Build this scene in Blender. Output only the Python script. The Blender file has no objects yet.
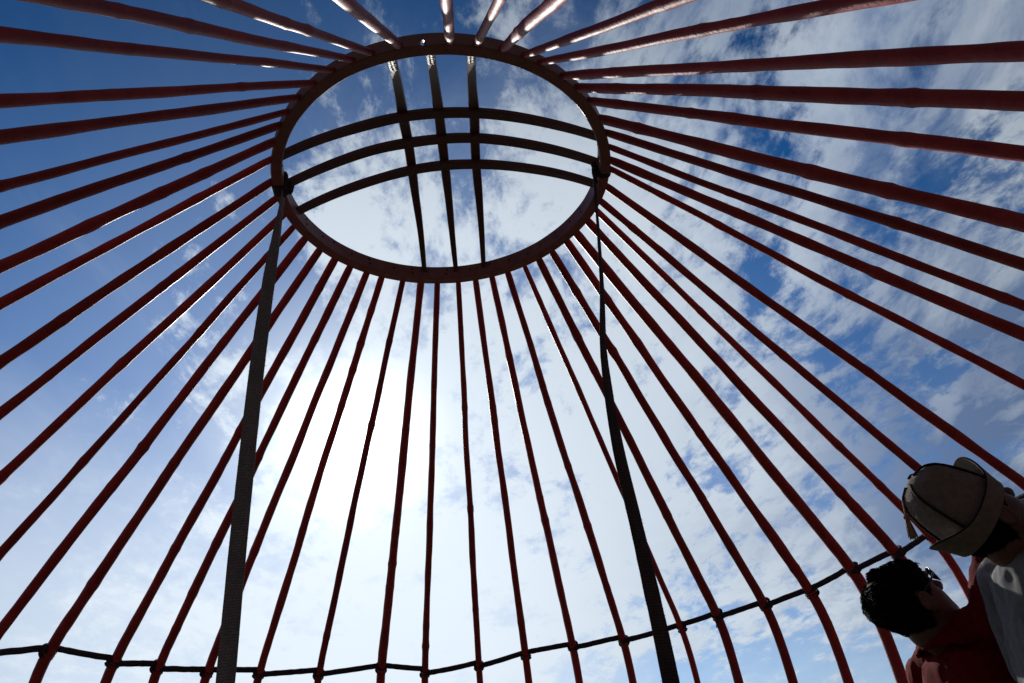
import bpy, bmesh, math, random
from mathutils import Vector, Matrix, Quaternion, noise
import numpy as np
R = math.radians
sc = bpy.context.scene
COL = sc.collection
# ------------------------------------------------------------------ helpers
def link(name, me, mat=None, parent=None, smooth=True):
    me.name = name
    o = bpy.data.objects.new(name, me)
    COL.objects.link(o)
    for m in (mat if isinstance(mat, (list, tuple)) else [mat]):
        if m is not None: me.materials.append(m)
    if smooth:
        me.polygons.foreach_set('use_smooth', [True]*len(me.polygons)); me.update()
    if parent is not None: o.parent = parent
    return o
def obj(name, bm, mat=None, parent=None, smooth=True):
    bmesh.ops.recalc_face_normals(bm, faces=bm.faces)
    me = bpy.data.meshes.new(name); bm.to_mesh(me); bm.free()
    return link(name, me, mat, parent, smooth)
def empty(name, loc=(0, 0, 0)):
    o = bpy.data.objects.new(name, None); o.empty_display_size = .1; COL.objects.link(o); o.location = loc
    return o
def tag(o, label, cat, group=None, kind=None):
    if label: o['label'] = label
    if cat: o['category'] = cat
    if group: o['group'] = group
    if kind: o['kind'] = kind
    return o
def frames(pts):
    n = len(pts); T = []
    for i in range(n):
        a = pts[max(i-1, 0)]; b = pts[min(i+1, n-1)]; T.append((b-a).normalized())
    return T
def tube(bm, pts, rad, n=12, up=None, cap=True, fr=None):
    """sweep an ellipse (rad entries: r or (rx, ry)) along pts; fr(i, k) scales the radius"""
    pts = [Vector(p) for p in pts]; T = frames(pts)
    u = Vector(up) if up is not None else (Vector((0, 0, 1)) if abs(T[0].z) < .9 else Vector((1, 0, 0)))
    rings = []
    for i, (p, t) in enumerate(zip(pts, T)):
        if up is not None: u = Vector(up)
        x = (u - t*u.dot(t)).normalized(); y = t.cross(x); u = x
        r = rad[i] if isinstance(rad, list) else rad
        rx, ry = r if hasattr(r, '__len__') else (r, r)
        ring = []
        for k in range(n):
            a = 2*math.pi*k/n; s = fr(i, k) if fr else 1.0
            ring.append(bm.verts.new(p + (x*(math.cos(a)*rx) + y*(math.sin(a)*ry))*s))
        rings.append(ring)
    for a, b in zip(rings, rings[1:]):
        for k in range(n): bm.faces.new((a[k], a[(k+1) % n], b[(k+1) % n], b[k]))
    if cap:
        bm.faces.new(rings[0][::-1]); bm.faces.new(rings[-1])
    return rings
def rounded(pts, rad, m=4):
    """add hemispherical ends to a chain of points and radii"""
    pts = [Vector(p) for p in pts]
    rr = [r if hasattr(r, '__len__') else (r, r) for r in rad]
    d0 = (pts[0]-pts[1]).normalized(); d1 = (pts[-1]-pts[-2]).normalized()
    a = []; b = []
    for i in range(1, m+1):
        f = math.sin(i/m*math.pi/2*.97); g = math.cos(i/m*math.pi/2*.97)
        e0 = min(rr[0]); e1 = min(rr[-1])
        a.append((pts[0]+d0*e0*f, (rr[0][0]*g, rr[0][1]*g))); b.append((pts[-1]+d1*e1*f, (rr[-1][0]*g, rr[-1][1]*g)))
    seq = a[::-1] + list(zip(pts, rr)) + b
    return [s[0] for s in seq], [s[1] for s in seq]
def limb(bm, pts, rad, n=16, up=None):
    p, r = rounded(smooth_chain(pts), smooth_rad(rad)); tube(bm, p, r, n, up)
def smooth_chain(pts, k=6):
    pts = [Vector(p) for p in pts]; out = []
    if len(pts) == 2: return [pts[0].lerp(pts[1], i/k) for i in range(k+1)]
    for i in range(len(pts)-1):
        p0 = pts[max(i-1, 0)]; p1 = pts[i]; p2 = pts[i+1]; p3 = pts[min(i+2, len(pts)-1)]
        for j in range(k):
            t = j/k
            out.append(.5*((2*p1)+(p2-p0)*t+(2*p0-5*p1+4*p2-p3)*t*t+(3*p1-p0-3*p2+p3)*t**3))
    out.append(pts[-1]); return out
def smooth_rad(rad, k=6):
    rr = [Vector(r) if hasattr(r, '__len__') else Vector((r, r)) for r in rad]; out = []
    for a, b in zip(rr, rr[1:]):
        for j in range(k):
            t = j/k; t = t*t*(3-2*t); out.append(tuple(a.lerp(b, t)))
    out.append(tuple(rr[-1])); return out
def ball(bm, c, r, rot=None, seg=20):
    m = Matrix.Translation(Vector(c)) @ (rot.to_4x4() if rot is not None else Matrix()) @ Matrix.Diagonal((r[0], r[1], r[2], 1))
    bmesh.ops.create_uvsphere(bm, u_segments=seg, v_segments=seg//2+2, radius=1, matrix=m)
def box(bm, c, s, rot=None, bev=0):
    m = Matrix.Translation(Vector(c)) @ (rot.to_4x4() if rot is not None else Matrix()) @ Matrix.Diagonal((s[0], s[1], s[2], 1))
    g = bmesh.ops.create_cube(bm, size=1, matrix=m)
    if bev:
        es = list({e for v in g['verts'] for e in v.link_edges})
        bmesh.ops.bevel(bm, geom=es, offset=bev, segments=2, affect='EDGES', profile=.6)
def baked(bm, mods):
    """run modifiers on the mesh and return the resulting mesh data"""
    bmesh.ops.recalc_face_normals(bm, faces=bm.faces)
    me = bpy.data.meshes.new('raw'); bm.to_mesh(me); bm.free()
    o = bpy.data.objects.new('raw', me); COL.objects.link(o)
    for ty, kw in mods:
        m = o.modifiers.new(ty, ty)
        for k, v in kw.items(): setattr(m, k, v)
    dg = bpy.context.evaluated_depsgraph_get(); dg.update()
    out = bpy.data.meshes.new_from_object(o.evaluated_get(dg))
    bpy.data.objects.remove(o); bpy.data.meshes.remove(me)
    out.materials.clear()
    return out
def fuse(bm, vox=.006, it=4, f=.5):
    return baked(bm, [('REMESH', dict(mode='VOXEL', voxel_size=vox, use_smooth_shade=True)), ('SMOOTH', dict(factor=f, iterations=it))])
def displace(me, fn):
    """move every vertex along its normal by fn(position)"""
    n = len(me.vertices); co = np.empty(n*3, np.float32); me.vertices.foreach_get('co', co); nr = np.empty(n*3, np.float32)
    me.vertex_normals.foreach_get('vector', nr); co = co.reshape(-1, 3); nr = nr.reshape(-1, 3)
    d = np.array([fn(Vector(c)) for c in co.tolist()], np.float32)
    me.vertices.foreach_set('co', (co+nr*d[:, None]).ravel()); me.update()
def wrinkle(me, amp, freq, seed=0, stretch=(1, 1, 1)):
    st = Vector(stretch)*freq; sd = Vector((seed, seed*2.3, 0))
    def f(p):
        p = p*st + sd
        return amp*(.25-abs(noise.noise(p)+.5*noise.noise(p*2.1)))
    displace(me, f)
# ------------------------------------------------------------------ materials
class NT:
    def __init__(s, tree): s.t = tree
    def n(s, typ, **kw):
        nd = s.t.nodes.new(typ)
        for k, v in kw.items():
            if k == 'ins':
                for a, b in v.items():
                    if hasattr(b, 'is_linked') or isinstance(b, bpy.types.NodeSocket): s.t.links.new(b, nd.inputs[a])
                    else: nd.inputs[a].default_value = b
            else: setattr(nd, k, v)
        return nd
    def m(s, op, a, b=0.0, c=None, clamp=False):
        nd = s.t.nodes.new('ShaderNodeMath'); nd.operation = op; nd.use_clamp = clamp
        for i, x in enumerate((a, b) if c is None else (a, b, c)):
            if isinstance(x, bpy.types.NodeSocket): s.t.links.new(x, nd.inputs[i])
            else: nd.inputs[i].default_value = x
        return nd.outputs[0]
    def mix(s, f, a, b):
        nd = s.t.nodes.new('ShaderNodeMix'); nd.data_type = 'RGBA'
        for i, x in ((0, f), (6, a), (7, b)):
            if isinstance(x, bpy.types.NodeSocket): s.t.links.new(x, nd.inputs[i])
            else: nd.inputs[i].default_value = x if i == 0 else (*x, 1)
        return nd.outputs[2]
    def ss(s, x, lo, hi):
        nd = s.t.nodes.new('ShaderNodeMapRange'); nd.interpolation_type = 'SMOOTHSTEP'
        s.t.links.new(x, nd.inputs[0]); nd.inputs[1].default_value = lo; nd.inputs[2].default_value = hi
        return nd.outputs[0]
def surf(name, c1, c2, rough=.6, scale=30, stretch=(1, 1, 1), bump=.3, spec=.5, fine=0, c3=None, rrange=.15, sheen=0, objrand=0, trans=0):
    m = bpy.data.materials.new(name); m.use_nodes = True; t = NT(m.node_tree); b = m.node_tree.nodes['Principled BSDF']
    L = m.node_tree.links
    tc = t.n('ShaderNodeTexCoord'); mp = t.n('ShaderNodeMapping', ins={'Vector': tc.outputs['Object'], 'Scale': stretch})
    ns = t.n('ShaderNodeTexNoise', ins={'Vector': mp.outputs[0], 'Scale': scale, 'Detail': 6, 'Roughness': .65})
    col = t.mix(t.ss(ns.outputs[0], .35, .65), c1, c2)
    if c3 is not None:
        n2 = t.n('ShaderNodeTexNoise', ins={'Vector': mp.outputs[0], 'Scale': scale*2.7, 'Detail': 5, 'Roughness': .7})
        col = t.mix(t.ss(n2.outputs[0], .62, .72), col, c3)
    if objrand:
        oi = t.n('ShaderNodeObjectInfo')
        hs = t.n('ShaderNodeHueSaturation', ins={'Color': col, 'Value': t.m('ADD', t.m('MULTIPLY', oi.outputs['Random'], 2*objrand), 1-objrand)})
        col = hs.outputs[0]
    L.new(col, b.inputs['Base Color'])
    L.new(t.m('ADD', t.m('MULTIPLY', ns.outputs[0], rrange*2), rough-rrange), b.inputs['Roughness'])
    b.inputs['Specular IOR Level'].default_value = spec
    if sheen: b.inputs['Sheen Weight'].default_value = sheen
    n3 = t.n('ShaderNodeTexNoise', ins={'Vector': mp.outputs[0], 'Scale': fine or scale*4, 'Detail': 4, 'Roughness': .6})
    bp = t.n('ShaderNodeBump', ins={'Height': n3.outputs[0], 'Strength': bump, 'Distance': .004})
    L.new(bp.outputs[0], b.inputs['Normal'])
    return m
M = {}
M['pole'] = surf('red_paint', (.28, .026, .032), (.39, .048, .052), .56, 11, (1, 1, 1), .45, .40, fine=60, c3=(.17, .018, .02), objrand=.18)
M['ring'] = surf('dark_red_wood', (.24, .095, .10), (.31, .13, .13), .5, 14, (1, 1, 1), .45, .4, fine=70, c3=(.045, .012, .011))
M['bar'] = surf('dark_red_bar', (.085, .030, .033), (.12, .042, .044), .45, 14, (1, 1, 1), .4, .5, fine=90)
M['nail'] = surf('nail_hole', (.008, .004, .004), (.014, .007, .006), .7, 40, bump=.1)
def weave(m, pitch, c_lo, depth):
    # rows of weft across the webbing
    t = NT(m.node_tree); L = m.node_tree.links; b = m.node_tree.nodes['Principled BSDF']
    tc = t.n('ShaderNodeTexCoord'); wv = t.n('ShaderNodeTexWave', wave_type='BANDS', bands_direction='Z', ins={'Vector': tc.outputs['Object'], 'Scale': .314/pitch, 'Distortion': 4.5, 'Detail': 3, 'Detail Scale': 2})
    wx = t.n('ShaderNodeTexWave', wave_type='BANDS', bands_direction='X', ins={'Vector': tc.outputs['Object'], 'Scale': .314/.011, 'Distortion': 5.0, 'Detail': 3})
    old = b.inputs['Base Color'].links[0].from_socket
    f = t.m('MULTIPLY', t.m('ADD', t.m('ADD', t.m('MULTIPLY', wv.outputs[1], .5), .3), t.m('MULTIPLY', wx.outputs[1], .15)), depth)
    L.new(t.mix(f, old, c_lo) if False else t.mix(f, c_lo, old), b.inputs['Base Color'])
    bp = t.n('ShaderNodeBump', ins={'Height': t.m('ADD', wv.outputs[1], wx.outputs[1]), 'Strength': .8, 'Distance': .003, 'Normal': b.inputs['Normal'].links[0].from_socket})
    L.new(bp.outputs[0], b.inputs['Normal'])
    return m
M['strap'] = weave(surf('black_webbing', (.30, .30, .33), (.40, .40, .43), .8, 22, (1, 1, .35), .5, .25, fine=200, c3=(.46, .41, .38)), .010, (.15, .15, .17), 1.0)
M['strap_dark'] = weave(surf('brown_black_webbing', (.09, .072, .08), (.14, .112, .12), .85, 22, (1, 1, .35), .5, .25, fine=200), .010, (.04, .03, .036), 1.0)
M['band'] = surf('black_cord', (.05, .052, .075), (.08, .083, .115), .8, 60, bump=.6, spec=.25, fine=220)
M['band'] = weave(M['band'], .012, (.012, .012, .02), 1.0)
M['bark'] = surf('glint_bark', (.30, .28, .27), (.03, .022, .02), .55, 75, (1, .3, 1), .9, .35, fine=160)  # pale tone stands in for sun glinting off the bark
M['skin'] = surf('skin', (.13, .062, .045), (.16, .078, .056), .5, 40, bump=.25, spec=.4, fine=300)
M['lips'] = surf('lip_skin', (.25, .10, .085), (.28, .12, .10), .45, 40, bump=.2)
M['hair'] = surf('black_hair', (.005, .0045, .005), (.010, .008, .008), .78, 120, (1, 1, 1), .8, .10, fine=420)
M['redshirt'] = surf('red_knit', (.13, .004, .005), (.17, .006, .007), .9, 50, bump=.5, spec=.08, fine=500)
M['grey'] = surf('grey_cotton', (.155, .155, .17), (.20, .20, .215), .85, 50, bump=.5, spec=.2, fine=500)
M['felt'] = surf('cream_felt', (.20, .168, .15), (.26, .22, .195), .9, 60, bump=.8, spec=.15, fine=330)
M['piping'] = surf('black_velvet', (.016, .013, .014), (.028, .022, .022), .85, 80, bump=.5, spec=.15)
M['tassel'] = surf('tassel_thread', (.36, .24, .15), (.44, .30, .20), .8, 90, (1, 1, .2), .6)
M['denim'] = surf('dark_denim', (.03, .035, .06), (.045, .05, .08), .85, 60, bump=.5)
M['leather'] = surf('shoe_leather', (.03, .02, .015), (.045, .03, .022), .5, 50, bump=.3)
M['frame'] = surf('black_plastic', (.01, .01, .011), (.014, .014, .015), .25, 30, bump=.02)
M['lens'] = surf('dark_lens', (.012, .011, .012), (.016, .015, .016), .06, 10, bump=0, spec=.8, rrange=.01)
M['grass'] = surf('dry_grass', (.030, .036, .014), (.055, .052, .025), .9, 1.3, bump=.8, fine=40, c3=(.075, .065, .036))
POLES = [   # angle at the crown ring, angle at the eaves, height of the eaves tie, radius
  (-2.9640, -2.9718, 2.1623, 0.0248),  (-2.8204, -2.8150, 2.1622, 0.0205),  (-2.7145, -2.7283, 2.1624, 0.0196),
  (-2.5924, -2.6428, 2.1628, 0.0177),  (-2.4625, -2.4663, 2.1623, 0.0201),  (-2.3320, -2.3606, 2.1626, 0.0232),
  (-2.2172, -2.1895, 2.1619, 0.0188),  (-2.1078, -2.0644, 2.1618, 0.0246),  (-1.9755, -1.9143, 2.1617, 0.0257),
  (-1.8364, -1.7974, 2.1619, 0.0207),  (-1.6601, -1.6348, 2.1621, 0.0257),  (-1.5179, -1.5041, 2.1622, 0.0240),
  (-1.3775, -1.3600, 2.1621, 0.0243),  (-1.2523, -1.2163, 2.1621, 0.0217),  (-1.1232, -1.0982, 2.1621, 0.0266),
  (-0.9811, -0.9759, 2.2037, 0.0277),  (-0.8497, -0.8409, 2.1776, 0.0272),  (-0.7248, -0.7463, 2.1656, 0.0263),
  (-0.5961, -0.6387, 2.1459, 0.0255),  (-0.4871, -0.5212, 2.1490, 0.0240),  (-0.3363, -0.3827, 2.1460, 0.0227),
  (-0.2107, -0.2343, 2.1602, 0.0261),  (-0.0952, -0.1289, 2.1203, 0.0213),  (0.0522, 0.0041, 2.1342, 0.0211),
  (0.1759, 0.1218, 2.1638, 0.0238),  (0.2933, 0.2414, 2.1775, 0.0247),  (0.4101, 0.3677, 2.1730, 0.0250),
  (0.5385, 0.5143, 2.1841, 0.0195),  (0.6566, 0.6076, 2.2050, 0.0271),  (0.7695, 0.7249, 2.2047, 0.0277),
  (0.9095, 0.8384, 2.2070, 0.0290),  (1.0080, 0.9471, 2.2553, 0.0319),  (1.1413, 1.0547, 2.2650, 0.0287),
  (1.2546, 1.1399, 2.2867, 0.0213),  (1.3371, 1.2470, 2.2818, 0.0231),  (1.4679, 1.3850, 2.2617, 0.0244),
  (1.6173, 1.6114, 2.2222, 0.0202),  (1.6868, 1.7608, 2.1629, 0.0265),  (1.7960, 1.8317, 2.1626, 0.0200),
  (1.9153, 1.9412, 2.1625, 0.0236),  (2.0311, 2.0558, 2.1625, 0.0312),  (2.1850, 2.2447, 2.1629, 0.0256),
  (2.3040, 2.3735, 2.1631, 0.0258),  (2.4244, 2.4857, 2.1630, 0.0246),  (2.5801, 2.6349, 2.1629, 0.0207),
  (2.6770, 2.7565, 2.1630, 0.0202),  (2.7918, 2.9393, 2.1632, 0.0263),  (2.9295, 3.0383, 2.1626, 0.0213),
  (3.0641, 3.1374, 2.1622, 0.0239),]
# ------------------------------------------------------------------ dimensions (metres, yurt axis at the origin, ground z = 0)
RO, RI, ZB, TH = .80, .753, 3.878, .074
R1 = 2.622
SUN_AZ, SUN_EL = -8.5, 25.1
SUN = Vector((math.sin(R(SUN_AZ))*math.cos(R(SUN_EL)), math.cos(R(SUN_AZ))*math.cos(R(SUN_EL)), math.sin(R(SUN_EL))))
def pol(r, a, z): return Vector((r*math.sin(a), r*math.cos(a), z))
# ------------------------------------------------------------------ ground
bm = bmesh.new()
bmesh.ops.create_grid(bm, x_segments=40, y_segments=40, size=400)
for v in bm.verts:
    d = v.co.xy.length
    if d > 30: v.co.z = .9*noise.noise(v.co*.02)*min(1, (d-30)/60)
tag(obj('ground', bm, M['grass']), None, None, kind='structure')
# ------------------------------------------------------------------ crown ring
crown = tag(empty('crown_ring', (0, 0, ZB)), 'round dark red wooden crown ring with six crossing arched bars, open to the sky', 'crown ring')
bm = bmesh.new(); N = 180; rng = random.Random(5)
prof = [(RI, -.006), (RI+.004, -.010), (RO+.001, -.010), (RO+.005, -.006), (RO+.001, TH-.005), (RO-.004, TH), (RI+.004, TH), (RI, TH-.004)]
rings = []
for i in range(N):
    a = 2*math.pi*i/N
    w = .0022*noise.noise(Vector((math.cos(a)*3, math.sin(a)*3, 1.7))); zz = .003*noise.noise(Vector((math.cos(a)*2.2, math.sin(a)*2.2, 8)))
    rings.append([bm.verts.new(pol(r+w+.0012*noise.noise(Vector((a*9, r*40, z*30))), a, z+zz)) for r, z in prof])
for i in range(N):
    A, B = rings[i], rings[(i+1) % N]
    for k in range(8): bm.faces.new((A[k], B[k], B[(k+1) % 8], A[(k+1) % 8]))
bmesh.ops.recalc_face_normals(bm, faces=bm.faces)
me = bpy.data.meshes.new('rim_raw'); bm.to_mesh(me); bm.free()
rimraw = bpy.data.objects.new('rim_raw', me); COL.objects.link(rimraw)
bm = bmesh.new(); HA = R(-176.5)
slope = Vector((math.sin(HA)*.73, math.cos(HA)*.73, -.69))
c = pol((RO+RI)/2, HA, TH*.47)
tube(bm, [c-slope*.12, c+slope*.12], .0125, 16)
bmesh.ops.recalc_face_normals(bm, faces=bm.faces)
hm = bpy.data.meshes.new('h'); bm.to_mesh(hm); bm.free(); hole = bpy.data.objects.new('h', hm); COL.objects.link(hole)
bo = rimraw.modifiers.new('b', 'BOOLEAN'); bo.object = hole; bo.operation = 'DIFFERENCE'; bo.solver = 'EXACT'
dg = bpy.context.evaluated_depsgraph_get(); dg.update()
rme = bpy.data.meshes.new_from_object(rimraw.evaluated_get(dg))
bpy.data.objects.remove(rimraw); bpy.data.objects.remove(hole); rme.materials.clear()
rim = link('rim', rme, M['ring'], crown)
try: rme.set_sharp_from_angle(angle=R(35))
except Exception: pass
for i in range(26):                                     # peg ends on the inner face
    a = R(-112 + i*8.6 + rng.uniform(-1.5, 1.5))
    for dz in ((.30, .66) if i % 2 else (.5,)):
        if rng.random() < .12: continue
        bm = bmesh.new(); p = pol(RI+.003, a+rng.uniform(-.006, .006), TH*dz)
        tube(bm, [p, p - pol(.0055, a, 0)], .0052, 8); obj('peg', bm, M['nail'], rim)
BARS = [('V', -2.8913, -.1911, .232), ('V', -3.1058, .0408, .236), ('V', 2.9507, .2493, .230),
        ('H', -1.8253, 1.8535, .226), ('H', -1.5709, 1.6213, .241), ('H', -1.3256, 1.4305, .222)]
for bi, (kind, a0, a1, h) in enumerate(BARS):
    A = pol(RI+.012, a0, TH*.58); B = pol(RI+.012, a1, TH*.58)
    if kind == 'V': h += .022
    side = (B-A).cross(Vector((0, 0, 1))).normalized()
    n = 60; pts = []; rad = []
    for i in range(n+1):
        t = i/n; q = A.lerp(B, t); q.z += h*(1-abs(2*t-1)**1.95)
        q += side*.006*noise.noise(Vector((t*4, bi*7.1, 0))); q.z += .004*noise.noise(Vector((t*5, bi*3.3, 4)))
        pts.append(q)
        e = min(t, 1-t)*2; w = .0150+.0075*min(1, e*1.5)
        if kind == 'V' and t > .5: w -= .004*(t-.5)*2
        if kind == 'H': w = .0165+.0065*math.sin(min(1, e*1.25)*math.pi/2)
        w *= 1+.07*noise.noise(Vector((t*9, bi*5, 2)))
        rad.append((w*1.10, .0145))
    bm = bmesh.new()
    T = frames(pts)
    R4 = []
    for p, t, (w, th) in zip(pts, T, rad):
        nrm = side.cross(t).normalized(); ring = []
        for sx, sy in ((-1, -.6), (-.85, -1), (.85, -1), (1, -.6), (1, .6), (.85, 1), (-.85, 1), (-1, .6)):
            ring.append(bm.verts.new(p+side*w*sx+nrm*th*sy))
        R4.append(ring)
    for a, b in zip(R4, R4[1:]):
        for k in range(8): bm.faces.new((a[k], a[(k+1) % 8], b[(k+1) % 8], b[k]))
    bm.faces.new(R4[0][::-1]); bm.faces.new(R4[-1])
    bar = obj('cross_bar', bm, M['bar'], crown, smooth=False)
    if kind == 'V':                                     # bark on the near end of the bar, sun glint painted into its pale streaks
        bm = bmesh.new(); L = (0, 6) if bi < 2 else (0, 5); rr = []
        for i in range(L[0], L[1]*3+1):
            f = i/3; j = min(int(f), n-1); p = pts[j].lerp(pts[j+1], f-j); t = T[j]; nrm = side.cross(t).normalized(); w, th = rad[j]
            k = 1.0 if i < L[1]*3 else .9
            jag = 1.05+.05*noise.noise(Vector((i*1.7, bi, 0)))
            rr.append([bm.verts.new(p+side*w*sx*jag+nrm*(th*sy*1.12+.0012*noise.noise(Vector((i*2.2, sx*4, sy))))) for sx, sy in ((-1, -.6), (-.85, -1), (-.4, -1.12), (0, -1.02), (.4, -1.12), (.85, -1), (1, -.6), (1, .6), (.85, 1), (-.85, 1), (-1, .6))])
        for a, b in zip(rr, rr[1:]):
            m_ = len(a)
            for k in range(m_): bm.faces.new((a[k], a[(k+1) % m_], b[(k+1) % m_], b[k]))
        bm.faces.new(rr[0][::-1]); bm.faces.new(rr[-1])
        obj('bark_wrap', bm, M['bark'], bar, smooth=False)
# ------------------------------------------------------------------ roof poles
ORD = ['zeroth', 'first', 'second', 'third', 'fourth', 'fifth', 'sixth', 'seventh', 'eighth', 'ninth', 'tenth']
def pole_label(i, r):
    w = 'thick' if r > .0285 else ('thin' if r < .0198 else 'dark')
    if i == 48: return 'glossy red roof pole, first right of the empty socket in the ring'
    if i == 0: return 'glinting red roof pole, first left of the empty socket in the ring'
    if i >= 41: return '%s red roof pole, %s right of the empty socket along the upper ring' % (('sun-glinting' if w == 'dark' else 'sun-glinting '+w) if i > 43 else w, ORD[49-i])
    if i <= 5: return '%s red roof pole, %s left of the empty socket along the upper ring' % (w, ORD[i+1])
    if i <= 10: return '%s red roof pole, %s above the left strap knot around the ring' % (w, ORD[11-i])
    if i <= 17:
        return '%s red roof pole, %s below the left strap knot around the ring' % (w, ORD[i-10])
    if i == 23: return 'thin red roof pole straight below the far end of the middle bar'
    if i < 23: return '%s red roof pole, %s left of the pole under the middle bar%s' % (w, ORD[23-i], {20: ', in sun glare'}.get(i, ''))
    if i <= 28: return '%s red roof pole, %s right of the pole under the middle bar' % (w, ORD[i-23])
    if i == 32: return 'red roof pole running down to the hair of the man in sunglasses'
    if i == 33: return 'red roof pole passing behind the felt hat and its tassel'
    if i == 34: return 'red roof pole ending behind the top of the felt hat crown'
    if i == 35: return 'red roof pole passing just above the upturned brim of the felt hat'
    if i <= 34: return '%s red roof pole, %s below the right strap knot around the ring' % (w, ORD[35-i])
    return '%s red roof pole, %s above the right strap knot around the ring' % (w, ORD[i-34])
ties = []
RTIP = .975*RO
for i, (a0, a1, zt, re) in enumerate(POLES):
    rng = random.Random(100+i)
    A = pol(RTIP, a0, ZB+TH*.45); B = pol(R1, a1, zt)
    door = i in (0, 46, 47, 48)                          # these end on the door head, behind the photographer
    pts = []; rad = []
    n = 110; sd = rng.uniform(0, 99)
    d = (B-A).normalized(); sx = d.cross(Vector((0, 0, 1))).normalized(); sy = sx.cross(d)
    bow = rng.uniform(-.007, .007)
    kn = [(rng.uniform(.08, .95), rng.uniform(.05, .16)) for _ in range(rng.randrange(2, 6))]
    knot_bump = lambda t: sum(h_*math.exp(-((t-c_)/.008)**2) for c_, h_ in kn)
    for k in range(n+1):
        t = k/n*.955; e = math.sin(math.pi*min(1, t/.955))
        q = A.lerp(B, t) + sx*(e*(bow*.6 + .007*noise.noise(Vector((t*3.1, sd, 0))) + .004*noise.noise(Vector((t*8, sd, 5))))) \
            + sy*(e*(.007*noise.noise(Vector((t*3, sd, 9)))))
        r = re*(.74+.26*t)*(1+.13*noise.noise(Vector((t*7, sd, 3)))+.08*noise.noise(Vector((t*21, sd, 7)))+knot_bump(t))
        if k < 3: r *= .80+.066*k
        pts.append(q); rad.append(r)
    out = Vector((math.sin(a1), math.cos(a1), 0))
    low = [(.022, -.045), (.052, -.10), (.080, -.17), (.104, -.26), (.122, -.37), (.133, -.50), (.139, -.66), (.141, -.9), (.141, -1.25), (.138, -1.65), (.135, -zt)]
    if door: low = low[:2]
    kf = rng.uniform(.9, 1.12)
    for dr, dz in low:
        pts.append(B+out*dr*kf+Vector((0, 0, dz))); rad.append(re*(1+.05*noise.noise(Vector((dz*6, sd, 3)))))
    base = pts[-1].copy()
    bm = bmesh.new(); fl = [1+.06*rng.uniform(-1, 1) for _ in range(12)]
    tube(bm, [p-base for p in pts], rad, 12, fr=lambda ii, k: fl[k]*(1+.03*noise.noise(Vector((ii*.35, k*1.3, sd)))))
    # pegs of the carved end sit in the ring
    o = obj('roof_pole', bm, M['pole']); o.location = base
    tag(o, pole_label(i, re), 'roof pole', 'red roof poles around the crown ring')
    ties.append((B.copy(), re, out, d, a1))
# ------------------------------------------------------------------ cord that ties the poles at the eaves
cord = empty('eaves_cord', (0, 0, 2.16)); tag(cord, 'black cord looped from pole to pole around the eaves of the frame', 'cord')
off = Vector((0, 0, 2.16))
order = sorted(range(len(ties)), key=lambda k: ties[k][4])
for j, k in enumerate(order):
    B, re, out, d, a1 = ties[k]; rng = random.Random(k)
    # loop round the pole
    bm = bmesh.new(); c = B + d*rng.uniform(-.004, .012) - off
    x = d.cross(Vector((0, 0, 1))).normalized(); y = d.cross(x)
    for w in range(3):
        o0 = d*(-.017+.017*w) + d*rng.uniform(-.003, .003); tilt = rng.uniform(-.010, .010)
        lp = []
        for q in range(21):
            an = 2*math.pi*q/20; lp.append(c+o0+(x*math.cos(an)+y*math.sin(an))*(re*1.0+.0035)+d*tilt*math.sin(an))
        tube(bm, lp, (.0052, .0095), 8, cap=False)
    if rng.random() < .35:                               # a loose tail of the cord
        q0 = c+y*(re+.006)*rng.choice((-1, 1)); tl = [q0]
        dr_ = Vector((rng.uniform(-.5, .5), rng.uniform(-.5, .5), -1)).normalized()
        for s_ in range(5): tl.append(tl[-1]+(dr_+Vector((rng.uniform(-.3, .3), rng.uniform(-.3, .3), -.1*s_))).normalized()*rng.uniform(.006, .013))
        tube(bm, tl, [.0045, .0045, .0042, .004, .004, .0048], 6)
    obj('knot', bm, M['band'], cord)
    B2, re2, out2, d2, _ = ties[order[(j+1) % len(order)]]
    p0 = B-off-out*(re+.003)+Vector((0, 0, -.014 if k % 3 else .010)); p1 = B2-off-out2*(re2+.003)+Vector((0, 0, .012))
    bm = bmesh.new(); pts = []
    sag = rng.uniform(-.002, .005)
    for q in range(13):
        t = q/12; pts.append(p0.lerp(p1, t)-Vector((0, 0, sag*math.sin(math.pi*t)))+Vector((0, 0, .002*noise.noise(Vector((t*5, k, 0))))))
    tube(bm, pts, [(.0165*(1+.12*noise.noise(Vector((q*.8, k, 1)))), .0075) for q in range(13)], 10, up=(0, 0, 1))
    obj('span', bm, M['band'], cord)
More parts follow.
